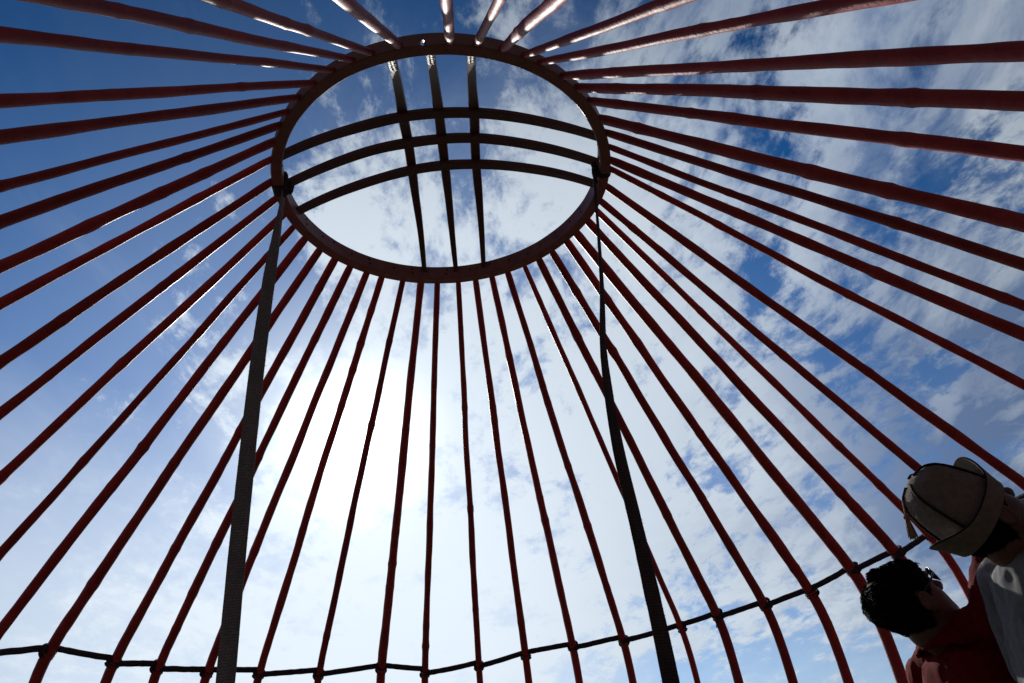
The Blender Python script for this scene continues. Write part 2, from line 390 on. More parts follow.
# ------------------------------------------------------------------ straps hanging from the ring
def strap(name, label, pts, wid, ang, mat, ring_angle, dark):
    """pts along the strap, wid half widths, ang the twist (radians, direction of the width axis from +x)"""
    base = Vector(pts[-1]); root = empty(name, base); tag(root, label, 'strap')
    P = smooth_chain(pts, 10); n = len(P)
    W = np.interp(np.linspace(0, 1, n), np.linspace(0, 1, len(wid)), wid); AN = np.interp(np.linspace(0, 1, n), np.linspace(0, 1, len(ang)), ang)
    bm = bmesh.new(); rings = []; rng = random.Random(3)
    for i in range(n):
        # subdivide lengthwise for woven edges
        x = Vector((math.cos(AN[i]), math.sin(AN[i]), 0)); t = (P[min(i+1, n-1)]-P[max(i-1, 0)]).normalized()
        x = (x-t*x.dot(t)).normalized(); y = t.cross(x); w = W[i]*(1+.05*noise.noise(Vector((i*.7, ring_angle, 0))))
        cur = .004*noise.noise(Vector((i*.25, ring_angle, 4)))
        prof = [(-1, -.4), (-.92, -1), (-.35, -1.5), (.35, -1.5), (.92, -1), (1, -.4), (1, .4), (.92, 1), (.35, 1.5), (-.35, 1.5), (-.92, 1), (-1, .4)]
        rings.append([bm.verts.new(P[i]-base+x*w*a+y*(b*.0028+cur*(a*a-.5))) for a, b in prof])
    for a, b in zip(rings, rings[1:]):
        for k in range(12): bm.faces.new((a[k], a[(k+1) % 12], b[(k+1) % 12], b[k]))
    bm.faces.new(rings[0][::-1]); bm.faces.new(rings[-1])
    frng = random.Random(int(abs(ring_angle)*100)+len(pts))
    for q in range(420):                                 # loose fibres along both edges
        i = frng.randrange(4, n-4); sg_ = frng.choice((-1, 1)); x = Vector((math.cos(AN[i]), math.sin(AN[i]), 0))
        p_ = P[i]-base+Vector((0, 0, frng.uniform(-.02, .02)))+x*W[i]*sg_*.97; e_ = x*sg_*frng.uniform(.002, .008)+Vector((0, frng.uniform(-.004, .004), frng.uniform(-.007, .005)))
        w_ = Vector((0, 0, frng.uniform(.0004, .0009))); y_ = Vector((0, .0007, 0))
        f_ = [bm.verts.new(v) for v in (p_-w_, p_+w_, p_+y_, p_+e_)]
        bm.faces.new((f_[0], f_[1], f_[3])); bm.faces.new((f_[1], f_[2], f_[3])); bm.faces.new((f_[2], f_[0], f_[3]))
    obj('webbing', bm, mat, root)
    # turns round the rim and a lump of a knot
    bm = bmesh.new()
    for q in range(2 if dark else 5):
        a = ring_angle+(-.035+.02*q); c = pol((RO+RI)/2, a, ZB+TH/2)-base; lp = []
        o_ = Vector((math.sin(a), math.cos(a), 0)); kk = rng.uniform(0, .006)
        for s in range(25):
            an = 2*math.pi*s/24; ca, sa = math.cos(an), math.sin(an)
            sq = max(abs(ca), abs(sa)); r_ = 1/(.35+.65*sq)
            lp.append(c+o_*ca*r_*(.029+kk*.5)+Vector((0, 0, sa*r_*(.043+kk*.5)))+pol(0, 0, 0))
        tube(bm, lp, (.011, .007), 8, cap=False)
    c = pol(RI-.022, ring_angle+.01, ZB+.012)-base
    for q in range(2 if dark else 7):
        ball(bm, c+Vector((rng.uniform(-.006, .008), rng.uniform(-.018, .018), rng.uniform(-.030, .022))), (.014, .015, .018), seg=12)
    if dark: pass
    c2 = Vector(pts[0])-base
    tube(bm, [pol(RI+.01, ring_angle, ZB+.0)-base, c2+Vector((0, 0, .02)), c2-Vector((0, 0, .05))], [.018, .014, .010], 10)
    kme = fuse(bm, .0045, 2, .5)
    link('knot', kme, M['band'], root)
strap('hanging_strap', 'wide dark webbing strap hanging from the left side of the crown ring', [(-.752, -.04, 3.86), (-.765, -.05, 3.62), (-.782, -.06, 3.35), (-.80, -.07, 2.9), (-.81, -.08, 2.3), (-.815, -.085, 1.5), (-.82, -.09, .7), (-.82, -.09, 0)],
      [.009, .018, .026, .030, .031, .032, .032, .032], [1.3, .8, .35, .1, 0, -.1, -.1, -.1], M['strap'], R(-92), False)
strap('hanging_strap', 'twisted dark strap hanging from the right side of the crown ring, widening downwards', [(.728, -.02, 3.86), (.70, -.03, 3.6), (.655, -.06, 3.2), (.60, -.09, 2.8), (.585, -.12, 2.4), (.60, -.15, 1.95), (.61, -.17, 1.5), (.62, -.18, .7), (.62, -.18, 0)],
      [.010, .0095, .012, .018, .024, .027, .029, .030, .030], [.5, .9, .7, .5, .3, .2, .1, .1, .1], M['strap_dark'], R(92), True)
# ------------------------------------------------------------------ people
HZ  = [-.122, -.112, -.095, -.075, -.055, -.035, -.015, .005, .03, .055, .08, .10, .112, .118]
HFR = [ .070,  .088,  .090,  .089,  .091,  .090,  .086, .091, .094, .092, .080, .058, .032, .004]
HBK = [-.020, -.030, -.045, -.058, -.070, -.080, -.088, -.093, -.097, -.096, -.086, -.066, -.042, -.010]
HW  = [ .020,  .036,  .050,  .058,  .063,  .067,  .070, .072, .075, .0745, .066, .050, .030, .006]
def head_ring(z, n=40, off=lambda th, z: 0.0):
    f, b, w = (float(np.interp(z, HZ, q)) for q in (HFR, HBK, HW)); out = []
    cy = (f+b)/2; ry = (f-b)/2
    for k in range(n):
        th = 2*math.pi*k/n; c, s = math.cos(th), math.sin(th); e = 2/2.35
        d = off(th, z)
        x = (w+d)*math.copysign(abs(s)**e, s); y = cy+(ry+d)*math.copysign(abs(c)**e, c)
        if c > 0 and d == 0:                             # eye sockets, cheeks, lips
            g = lambda a, s_: math.exp(-(a/s_)**2)
            y -= .012*(g(abs(x)-.032, .017)*g(z-.002, .014)); y += .005*g(z-.024, .010)*g(abs(x)-.025, .03)
            y += .006*g(z+.062, .006)*g(x, .022) + .005*g(z+.074, .006)*g(x, .018) - .004*g(z+.068, .003)*g(x, .024)
            y += .006*g(z+.105, .013)*g(x, .02); x += math.copysign(.004*g(z+.03, .02)*g(abs(x)-.055, .02), x)
        out.append(Vector((x, y, z)))
    return out
def loft(bm, rings):
    R_ = [[bm.verts.new(p) for p in r] for r in rings]; n = len(R_[0])
    for a, b in zip(R_, R_[1:]):
        for k in range(n): bm.faces.new((a[k], a[(k+1) % n], b[(k+1) % n], b[k]))
    bm.faces.new(R_[0][::-1]); bm.faces.new(R_[-1])
def head(bm, Mh):
    b2 = bmesh.new(); loft(b2, [head_ring(z) for z in np.linspace(-.122, .118, 49)])
    # nose: bridge to tip, wings
    limb(b2, [(0, .088, .008), (0, .100, -.012), (0, .116, -.034), (0, .108, -.042)], [(.008, .009), (.010, .010), (.0115, .0105), (.009, .007)], 12, up=(1, 0, 0))
    for s in (-1, 1):
        ball(b2, (s*.012, .100, -.040), (.009, .012, .008), seg=12)
        rot = Matrix.Rotation(R(-14), 3, 'X') @ Matrix.Rotation(R(s*18), 3, 'Z')     # ear
        ball(b2, (s*.078, -.012, -.012), (.007, .018, .033), rot, 16)
        lp = [Vector((s*.084, -.012+.019*math.sin(a), -.010+.031*math.cos(a))) for a in np.linspace(-2.2, 2.6, 16)]
        tube(b2, [Vector((p.x, p.y-.003, p.z)) for p in lp], .0052, 8)
        ball(b2, (s*.078, -.006, -.040), (.006, .009, .011), seg=10)
        ball(b2, (s*.031, .078, .001), (.013, .013, .012), seg=14)                    # eyeball under its lid
        limb(b2, [(s*.014, .094, .020), (s*.032, .094, .024), (s*.050, .082, .018)], [.004, .005, .004], 8)
    bmesh.ops.transform(b2, matrix=Mh, verts=b2.verts)
    me = bpy.data.meshes.new('t'); b2.to_mesh(me); b2.free(); bm.from_mesh(me); bpy.data.meshes.remove(me)
def hand(bm, w, d, nrm, side, curl=.5, spread=.10):
    """w wrist, d direction of the hand, nrm back-of-hand normal, side +1 if the thumb lies towards d x nrm"""
    d = d.normalized(); nrm = (nrm-d*nrm.dot(d)).normalized(); a = d.cross(nrm)*side
    pl_ = [w-d*.02, w+d*.02, w+d*.055, w+d*.088]
    limb(bm, pl_, [(.022, .017), (.030, .016), (.038, .014), (.039, .012)], 14, up=a)
    for i, (o_, ln) in enumerate(((.029, .075), (.010, .084), (-.010, .079), (-.029, .062))):
        p = w+d*(.085-.006*abs(i-1.2))+a*o_; dd = (d+a*spread*(o_/.03)).normalized(); ch = [p-dd*.02, p]; ang = 0
        for s_, f in enumerate((.45, .30, .25)):
            ang += curl*(.55, .75, .5)[s_]; q = dd*math.cos(ang)-nrm*math.sin(ang); ch.append(ch[-1]+q*ln*f)
        limb(bm, ch, [.0092, .0092, .0086, .008, .0072], 10, up=a)
    t0 = w+d*.02+a*.024; q1 = (d*.62+a*.72-nrm*.25).normalized(); q2 = (d*.85+a*.35-nrm*.4).normalized()
    limb(bm, [t0-q1*.015, t0+q1*.035, t0+q1*.035+q2*.030, t0+q1*.035+q2*.055], [.013, .0115, .010, .0085], 10, up=nrm)
def figure(name, label, Hc, F, tilt, arms, by, lean=0.0, yaw=0.0, neck=.195):
    """Hc centre of the skull in world space, F horizontal facing direction, tilt of the head backwards"""
    F = Vector((F[0], F[1], 0)).normalized(); Rt = F.cross(Vector((0, 0, 1))); base = Vector((Hc[0], Hc[1], 0))
    fig = Matrix((Rt, F, Vector((0, 0, 1)))).transposed()
    h = Hc[2]; k = h/1.578
    def L(x, y, z): return fig @ Vector((x, y+by+lean*(z-.9), z))
    Mh = Matrix.Translation(Vector((0, 0, h))) @ (fig @ Matrix.Rotation(yaw, 3, 'Z') @ Matrix.Rotation(tilt, 3, 'X')).to_4x4()
    occ = Mh @ Vector((0, -.028, -.065))
    sz = h-neck; nb = L(0, -.005, sz+.03); sh = {s: L(s*(.150 if arms[s][0][2] > 0 else .172), -.005+(.02 if arms[s][0][2] > 0 else 0), sz-.015+(.085 if arms[s][0][2] > 0 else 0)) for s in (-1, 1)}
    bm = bmesh.new(); head(bm, Mh)
    limb(bm, [nb-Vector((0, 0, .05)), nb, nb.lerp(occ, .55), occ, Mh @ Vector((0, .0, -.01))], [(.075, .065), (.062, .060), (.056, .058), (.056, .060), (.05, .05)], 20, up=Rt)
    limb(bm, [Mh @ Vector((0, .045, -.098)), nb.lerp(occ, .35)+F*.028, nb+F*.028], [.034, .034, .036], 14)
    spine = [L(0, .012, .88*k), L(0, .018, 1.00*k), L(0, .012, 1.13*k), L(0, 0, 1.27*k), L(0, -.005, sz-.035), L(0, -.005, sz+.02)]
    srad = [(.150, .105), (.140, .098), (.150, .108), (.165, .115), (.145, .088), (.075, .062)]
    limb(bm, spine, srad, 24, up=Rt)
    limb(bm, [sh[-1], sh[1]], [.052, .052], 14)
    A = {}
    for s in (-1, 1):
        e, wv, hd, nr, thumb, curl = arms[s]
        E_ = sh[s] + fig @ Vector(e)*.285; W_ = E_ + (fig @ Vector(wv))*.255
        A[s] = (sh[s], E_, W_)
        limb(bm, [sh[s], sh[s].lerp(E_, .35), sh[s].lerp(E_, .8), E_, E_.lerp(W_, .3), E_.lerp(W_, .8), W_], [.050, .048, .041, .038, .041, .030, .026], 16)
        hand(bm, W_, fig @ Vector(hd), fig @ Vector(nr), thumb, curl)
    foot = {}
    for s in (-1, 1):
        hip = L(s*.09, .012, .90*k); kn = fig @ Vector((s*.10, by+.03, .49*k)); an = fig @ Vector((s*.105, by-.01, .085))
        foot[s] = (hip, kn, an)
        limb(bm, [hip, hip.lerp(kn, .5), kn, kn.lerp(an, .3), kn.lerp(an, .75), an], [.088, .075, .056, .055, .042, .036], 16)
        limb(bm, [an+Vector((0, 0, -.02)), an+F*.08+Vector((0, 0, -.045)), an+F*.17+Vector((0, 0, -.058))], [(.034, .034), (.040, .026), (.036, .018)], 12, up=Rt)
    me = fuse(bm, .0052, 3, .5)
    o = link(name, me, [M['skin'], M['lips']]); o.location = base
    tag(o, label, 'person')
    # trousers
    bm = bmesh.new()
    limb(bm, [L(0, .012, .80*k), L(0, .012, .90*k), L(0, .018, .99*k)], [(.15, .12), (.168, .122), (.155, .112)], 22, up=Rt)
    for s in (-1, 1):
        hip, kn, an = foot[s]
        limb(bm, [hip, hip.lerp(kn, .5), kn, kn.lerp(an, .5), an+Vector((0, 0, -.01))], [.100, .092, .074, .066, .062], 16)
    tm = fuse(bm, .009, 2); wrinkle(tm, .006, 9, 3); link('trousers', tm, M['denim'], o)
    for s in (-1, 1):
        bm = bmesh.new(); an = foot[s][2]
        limb(bm, [an+F*-.03+Vector((0, 0, -.035)), an+F*.08+Vector((0, 0, -.042)), an+F*.175+Vector((0, 0, -.050))], [(.046, .048), (.050, .042), (.045, .033)], 14, up=Rt)
        link('shoe', fuse(bm, .007, 2), M['leather'], o)
    return dict(o=o, Mh=Mh, F=F, Rt=Rt, fig=fig, L=L, sz=sz, nb=nb, sh=sh, A=A, spine=spine, srad=srad, occ=occ, k=k)
def shirt(fg, mat, sleeve, seed, loose=.016, wr=.008):
    bm = bmesh.new(); L, sz, k = fg['L'], fg['sz'], fg['k']
    pts = [L(0, .012, .84*k)] + fg['spine'][1:-1] + [L(0, -.008, sz+.022)]
    rad = [(.178, .128)] + [(a+loose, b+loose) for a, b in fg['srad'][1:-1]] + [(.085, .074)]
    limb(bm, pts, rad, 28, up=fg['Rt'])
    a, b = fg['sh'][-1], fg['sh'][1]; limb(bm, [a, (a+b)/2+Vector((0, 0, .012)), b], [.064, .066, .064], 16)
    for s in (-1, 1):
        S, E_, W_ = fg['A'][s]
        limb(bm, [S, S.lerp(E_, .5*sleeve), S.lerp(E_, sleeve)], [.066, .064, .060], 16)
    me = fuse(bm, .0065, 3); wrinkle(me, wr, 7.5, seed, (1, 1, .55)); wrinkle(me, wr*.45, 19, seed+4, (1, 1, .6))
    return link('shirt', me, mat, fg['o'])
def hair(fg, thick, nape, crop, strands=6500, len_=.021, top=9.0):
    """a cap of hair over the skull: thick on top, short at the sides, sunk under the skin where no hair grows"""
    def off(th, z):
        c, s = math.cos(th), abs(math.sin(th))
        front = .066 - .034*max(0, s-.35) if c > 0 else -1
        line = nape if c < -.55 else np.interp(c, [-.55, -.28, -.10, .10, .45, .62, .8, 1.0], [nape, -.052, .030, -.030, .005, .045, .060, .066])
        m = max(0.0, min(1.0, (z-line)/.012)); m = m*m*(3-2*m)*(1.0 if z < top else 0.0)
        t = thick*(.42+.58*max(0, min(1, (z+.03)/.12))) + (crop if c < -.2 else 0)*max(0, min(1, (z+.02)/.06))
        return -.012*(1-m)+t*m
    bm = bmesh.new(); rs = [head_ring(z, 72, off) for z in np.linspace(-.10, .118, 62)]
    crown_ = rs[-1]
    for j in range(1, 5):
        f = math.cos(j/5*math.pi/2); g = math.sin(j/5*math.pi/2); cc = sum(crown_, Vector())/len(crown_)
        rs.append([cc+(p-cc)*f+Vector((0, 0, thick*.9*g if top > 1 else 0)) for p in crown_])
    loft(bm, rs)
    bmesh.ops.transform(bm, matrix=fg['Mh'], verts=bm.verts)
    me = baked(bm, [])
    displace(me, lambda c: .0018*noise.noise(c*60)+.0016*noise.noise(c*160)+.0022*noise.noise(c*18))
    rng = random.Random(17); me.calc_loop_triangles()
    inv = fg['Mh'].inverted(); bm = bmesh.new(); bm.from_mesh(me); bm.verts.ensure_lookup_table(); bm.normal_update()
    src = [(v.co.copy(), v.normal.copy()) for v in bm.verts]
    back = (fg['Mh'].to_3x3() @ Vector((0, -1, -.25))).normalized()
    n = 0
    while n < strands:
        p, nr = src[rng.randrange(len(src))]; q = inv @ p
        if q.z > top-.012 or q.y > .075 or q.z < nape+.012 or (q.y > -.02 and q.z < .035) or (q.y > .03 and q.z < .065): continue
        n += 1
        swirl = Vector((noise.noise(q*22), noise.noise(q*22+Vector((7, 0, 0))), noise.noise(q*22+Vector((0, 9, 0)))))
        tg = back*(.5 if q.z > .05 else .15) + Vector((0, 0, -.75 if q.z < .05 else -.1)) + swirl*1.1
        tg = (tg-nr*tg.dot(nr)).normalized(); ln = rng.uniform(.55, 1.0)*(len_ if q.z > .02 else len_*.55); lift = rng.uniform(.06, .30)
        sd = nr.cross(tg)*rng.uniform(.0006, .0012)
        pts = [p-nr*.002, p+tg*ln*.45+nr*(ln*lift*.7), p+tg*ln+nr*(ln*lift*.9)]
        f_ = [bm.verts.new(pts[0]+sd), bm.verts.new(pts[0]-sd), bm.verts.new(pts[0]+nr*.0015), bm.verts.new(pts[1]+sd*.8), bm.verts.new(pts[1]-sd*.8), bm.verts.new(pts[1]+nr*.0012), bm.verts.new(pts[2])]
        for i, j in ((0, 1), (1, 2), (2, 0)): bm.faces.new((f_[i], f_[j], f_[j+3], f_[i+3]))
        for i, j in ((3, 4), (4, 5), (5, 3)): bm.faces.new((f_[i], f_[j], f_[6]))
    bm.to_mesh(me); bm.free()
    return link('hair', me, M['hair'], fg['o'])
DN = Vector((0, 0, -1))
RED_C = (1.2685, -0.5342, 1.6526)
# the man in sunglasses, red knit shirt, right arm raised
red = figure('person', 'bareheaded man in dark sunglasses and red collared shirt looking up',
             RED_C, (1, .12), R(40),
             {1: ((.02, .46, .88), (-.12, .93, .34), (-.1, .95, .25), (.1, -.3, .9), 1, .35), -1: ((-.12, -.05, -.99), (-.02, .30, -.95), (0, .3, -.95), (-1, 0, 0), -1, .5)}, .105, lean=.0, neck=.155)
rs_ = shirt(red, M['redshirt'], .62, 2, .014, .013)
hair(red, .015, -.078, .006)
bm = bmesh.new()                                        # turned-down collar
nb = red['nb']; n = 40; rr = []
for k in range(n+1):
    th = R(-160)+R(320)*k/n + math.pi                    # open at the throat
    dv = red['Rt']*math.sin(th)*.071+red['F']*math.cos(th)*.066
    up = .040+.012*(-math.cos(th)); o_ = nb+dv-red['F']*.008
    rr.append([o_+Vector((0, 0, -.012)), o_*1.0+Vector((0, 0, up*.7)), o_+Vector((0, 0, up)), o_+dv*.10+Vector((0, 0, up+.002)), o_+dv*.42+Vector((0, 0, up-.022)), o_+dv*.60+Vector((0, 0, up-.050-.012*abs(math.sin(k*.9))))])
vs_ = [[bm.verts.new(p) for p in r] for r in rr]
for a, b in zip(vs_, vs_[1:]):
    for q in range(5): bm.faces.new((a[q], b[q], b[q+1], a[q+1]))
cm = baked(bm, [('SUBSURF', dict(levels=1, render_levels=1)), ('SOLIDIFY', dict(thickness=.004, offset=0))])
wrinkle(cm, .003, 24, 5); link('collar', cm, M['redshirt'], rs_)
# sunglasses
sg = bpy.data.objects.new('sunglasses', None); COL.objects.link(sg); sg.parent = red['o']; sg.empty_display_size = .02
Mh = red['Mh']
def hl(bm): bmesh.ops.transform(bm, matrix=Mh, verts=bm.verts); return bm
for s in (-1, 1):
    bm = bmesh.new(); rows = []
    for i in range(11):
        u_ = i/10; x = s*(.007+.056*u_); y = .116-.030*u_**2.2; rows.append([])
        hh = .021*math.sqrt(max(.08, 1-((u_-.5)/.56)**4))
        for j in range(7):
            v = j/6*2-1; rows[-1].append(bm.verts.new((x, y-.002*v*v+.002*v, .004+v*hh-.006*u_*0)))
    for a, b in zip(rows, rows[1:]):
        for j in range(6): bm.faces.new((a[j], b[j], b[j+1], a[j+1]))
    lm_ = baked(hl(bm), [('SOLIDIFY', dict(thickness=.0022, offset=0))]); link('lens', lm_, M['lens'], sg)
    bm = bmesh.new(); ed = []
    for i in range(41):
        a = 2*math.pi*i/40; u_ = .5+.5*math.cos(a)*(1 if abs(math.cos(a)) < 1 else 1); v = math.sin(a)
        u_ = min(1, max(0, .5+.5*math.copysign(abs(math.cos(a))**.7, math.cos(a)))); v = math.copysign(abs(v)**.8, v)
        ed.append((s*(.007+.056*u_), .116-.030*u_**2.2-.002*v*v+.002*v, .004+v*.0215))
    tube(bm, ed, .0019, 8, cap=False); link('lens_frame', baked(hl(bm), []), M['frame'], sg)
    bm = bmesh.new(); limb(bm, [(s*.062, .088, .014), (s*.074, .06, .013), (s*.080, .015, .013), (s*.081, -.012, .008), (s*.078, -.030, -.012)], [(.003, .0035)]*5, 8, up=(0, 0, 1))
    link('temple_arm', baked(hl(bm), []), M['frame'], sg)
bm = bmesh.new(); limb(bm, [(-.009, .114, .010), (0, .117, .012), (.009, .114, .010)], [.0022]*3, 8); link('bridge', baked(hl(bm), []), M['frame'], sg)
# the man in the felt hat
hat_c = (1.2808, -0.982, 1.7489)
hm_ = figure('person', 'man in grey shirt and white felt hat with tassel, head tipped far back', hat_c, (1, .06), R(50),
             {1: ((.16, .10, -.98), (.0, .45, -.89), (0, .5, -.86), (1, 0, 0), 1, .5), -1: ((-.16, .05, -.98), (.05, .35, -.93), (0, .35, -.93), (-1, 0, 0), -1, .5)}, .105, lean=.02, neck=.100)
shirt(hm_, M['grey'], .75, 11, .020, .016)
bm = bmesh.new(); nb = hm_['nb']; lp = []
for k in range(33):
    th = 2*math.pi*k/32; lp.append(nb+hm_['Rt']*math.sin(th)*.070+hm_['F']*(math.cos(th)*.064-.006)+Vector((0, 0, .006-.012*math.cos(th))))
tube(bm, lp, (.010, .006), 8, cap=False); link('neckband', baked(bm, []), M['grey'], hm_['o'])
hair(hm_, .010, -.085, 0, 1300, .018, .012)
hat = bpy.data.objects.new('felt_hat', None); COL.objects.link(hat); hat.parent = hm_['o']; hat.empty_display_size = .02
Mt = hm_['Mh'] @ Matrix.Translation(Vector((0, -.006, .030))) @ Matrix.Rotation(R(4), 4, 'X')
CZ = [-.020, .0, .029, .058, .087, .111, .130, .145, .155, .160]; CR = [1.0, 1.0, .965, .915, .85, .775, .69, .56, .36, .03]
def crown_pt(th, z, out=0.0):
    s = float(np.interp(z, CZ, CR)); seam = .035*math.cos(4*(th-R(45)))*min(1, max(0, z/.06))
    rx, ry = (.086*(s*(1+seam))+out), (.099*(s*(1+seam))+out)
    return Vector((rx*math.sin(th), ry*math.cos(th)+.02*max(0, z)*0, z+out*(1-s)))
bm = bmesh.new(); zs = list(np.linspace(-.02, .116, 18))+list(np.linspace(.122, .160, 12))
loft(bm, [[crown_pt(2*math.pi*k/64, z) for k in range(64)] for z in zs])
bmesh.ops.transform(bm, matrix=Mt, verts=bm.verts); cm = baked(bm, [])
displace(cm, lambda c: .003*noise.noise(c*16)+.0012*noise.noise(c*60))
crown_o = link('hat_crown', cm, M['felt'], hat)
for q in range(4):
    th = R(45+90*q+(8 if q % 2 else -6)); bm = bmesh.new()
    tube(bm, [crown_pt(th, z, .0022) for z in np.linspace(-.015, .158, 30)], (.0040, .0030), 8)
    bmesh.ops.transform(bm, matrix=Mt, verts=bm.verts); link('piping', baked(bm, []), M['piping'], hat)
bm = bmesh.new(); rows = []; n = 96
for k in range(n):
    th = 2*math.pi*k/n; ca = abs(math.cos(th)); row = []
    Hh = .046+.042*ca**6 - (.020*math.exp(-((math.sin(th)**2-.45)/.05)**2))*0
    fl = .004+.026*ca**5
    for j in range(8):
        v = j/7; row.append(bm.verts.new(crown_pt(th, 0, .006+fl*v**1.2)+Vector((0, 0, -.024+Hh*v))))
    rows.append(row)
for i in range(n):
    a, b = rows[i], rows[(i+1) % n]
    for j in range(7): bm.faces.new((a[j], b[j], b[j+1], a[j+1]))
bmesh.ops.transform(bm, matrix=Mt, verts=bm.verts)
link('hat_brim', baked(bm, [('SOLIDIFY', dict(thickness=.006, offset=0)), ('BEVEL', dict(width=.0015, segments=2))]), M['felt'], hat)
bm = bmesh.new()
for j, v in ((7, 1),):
    lp = []
    for k in range(n+1):
        th = 2*math.pi*k/n; ca = abs(math.cos(th)); lp.append(crown_pt(th, 0, .006+.004+.026*ca**5)+Vector((0, 0, -.024+.046+.042*ca**6)))
    tube(bm, lp, .0026, 8, cap=False)
bmesh.ops.transform(bm, matrix=Mt, verts=bm.verts); link('brim_edging', baked(bm, []), M['piping'], hat)
ap = Mt @ crown_pt(R(215), .134, .006); bm = bmesh.new(); rng = random.Random(8)
ap2 = ap+Vector((-.004, -.002, -.018))
tube(bm, [Mt @ crown_pt(R(215), .149, .004), ap, ap2], .0028, 8)
ball(bm, ap2, (.008, .008, .007), seg=12)
for q in range(46):
    a = rng.uniform(0, 6.28); r_ = .009*math.sqrt(rng.random()); ln = rng.uniform(.046, .058)
    d_ = Vector((math.cos(a)*r_, math.sin(a)*r_, 0)); tube(bm, [ap2+d_*.4, ap2+d_*.9+Vector((0, 0, -ln*.5)), ap2+d_*1.25+Vector((0, 0, -ln))], .0013, 5)
link('tassel', baked(bm, []), M['tassel'], hat)
# ------------------------------------------------------------------ camera
cam = bpy.data.cameras.new('camera'); co = bpy.data.objects.new('camera', cam); COL.objects.link(co); sc.camera = co
cam.sensor_width = 36; cam.sensor_fit = 'HORIZONTAL'; cam.lens = 796/1024*36; cam.clip_start = .02; cam.clip_end = 3000
cr, cu, cf = Vector((.99520107, -.02510776, -.09457503)), Vector((.0673283, -.52564524, .84803536)), Vector((.07100519, .85033327, .52143224))
mw = Matrix((cr, cu, -cf)).transposed().to_4x4(); mw.translation = Vector((0, -2.87426716, 1.2)); co.matrix_world = mw
# ------------------------------------------------------------------ daylight
sl = bpy.data.lights.new('sun', 'SUN'); sl.energy = 3.6; sl.angle = R(.55); sl.color = (1, .95, .88)
so = bpy.data.objects.new('sun', sl); COL.objects.link(so); so.location = SUN*50; so.rotation_euler = (-SUN).to_track_quat('-Z', 'Y').to_euler()
wd = bpy.data.worlds.new('World'); sc.world = wd; wd.use_nodes = True
w = wd.node_tree; w.nodes.clear(); t = NT(w); L = w.links
sky = t.n('ShaderNodeTexSky', sky_type='NISHITA', sun_disc=False, sun_elevation=R(SUN_EL), sun_rotation=R(SUN_AZ), altitude=2200, air_density=1.0, dust_density=.25, ozone_density=3.0)
tc = t.n('ShaderNodeTexCoord'); D = tc.outputs['Generated']
nrm = t.n('ShaderNodeVectorMath', operation='NORMALIZE', ins={0: D}); D = nrm.outputs[0]
sep = t.n('ShaderNodeSeparateXYZ', ins={0: D}); X, Y, Z = sep.outputs
dz = t.m('ADD', t.m('MAXIMUM', Z, 0.0), .22)
pl = t.n('ShaderNodeCombineXYZ', ins={0: t.m('DIVIDE', X, dz), 1: t.m('DIVIDE', Y, dz), 2: 3.7}); PV = pl.outputs[0]
dot = t.n('ShaderNodeVectorMath', operation='DOT_PRODUCT', ins={0: D, 1: tuple(SUN)}); c = t.m('MAXIMUM', dot.outputs['Value'], 0.0)
def cloud_noise(scale, rot, stretch, detail=8, rough=.58, dist=.5, loc=(0, 0, 0)):
    mp = t.n('ShaderNodeMapping', ins={'Vector': PV, 'Rotation': (0, 0, R(rot)), 'Scale': stretch, 'Location': loc})
    return t.n('ShaderNodeTexNoise', ins={'Vector': mp.outputs[0], 'Scale': scale, 'Detail': detail, 'Roughness': rough, 'Distortion': dist}).outputs[0]
SKYS = .060; EXPO = 0.0
big = cloud_noise(.75, 20, (1, 1, 1), 3, .5, .3, (3.1, 1.2, 0))
mid = cloud_noise(5.6, 35, (1, .66, 1), 9, .66, .35, (.4, 2.2, 0))
sx_, sy_ = SUN.x/(SUN.z+.22), SUN.y/(SUN.z+.22)
PV0 = PV
mo = t.n('ShaderNodeVectorMath', operation='SUBTRACT', ins={0: (sx_, sy_, 3.7), 1: PV}); mo = t.n('ShaderNodeVectorMath', operation='NORMALIZE', ins={0: mo.outputs[0]})
mo = t.n('ShaderNodeVectorMath', operation='SCALE', ins={0: mo.outputs[0], 'Scale': .045})
PV = t.n('ShaderNodeVectorMath', operation='ADD', ins={0: PV0, 1: mo.outputs[0]}).outputs[0]
mid2 = cloud_noise(5.6, 35, (1, .66, 1), 6, .66, .35, (.4, 2.2, 0))
PV = PV0
fin = cloud_noise(18.0, 30, (1, .64, 1), 6, .66, .3, (5, 1, 0))
cir = cloud_noise(2.2, 62, (1, .5, 1), 9, .64, .8, (1.5, 7, 0))
g4 = t.m('POWER', c, 5.0); g8 = t.m('POWER', c, 11.0); g40 = t.m('POWER', c, 55.0); g200 = t.m('POWER', c, 520.0)
# how much cloud: more to the right, near the sun and low down; a clear strip low on the right
bias = t.m('ADD', t.m('MULTIPLY', X, .25), t.m('MULTIPLY', t.m('SUBTRACT', big, .5), .36))
bias = t.m('ADD', bias, t.m('MULTIPLY', g8, .10))
bias = t.m('ADD', bias, t.m('MULTIPLY', t.m('MULTIPLY', t.ss(X, -.30, -.02), t.m('SUBTRACT', 1.0, t.ss(X, .22, .5))), .035))
bias = t.m('ADD', bias, t.m('MULTIPLY', t.m('MULTIPLY', t.ss(Z, .52, .66), t.ss(X, -.24, -.08)), .005))
bias = t.m('SUBTRACT', bias, t.m('MULTIPLY', t.ss(X, .25, .6), .012))
bias = t.m('SUBTRACT', bias, t.m('MULTIPLY', t.m('MULTIPLY', t.ss(Z, .66, .80), t.m('SUBTRACT', 1.0, t.ss(X, -.06, .2))), .085))
lowr = t.m('MULTIPLY', t.m('SUBTRACT', 1.0, t.ss(Z, .10, .22)), t.ss(X, .05, .30))
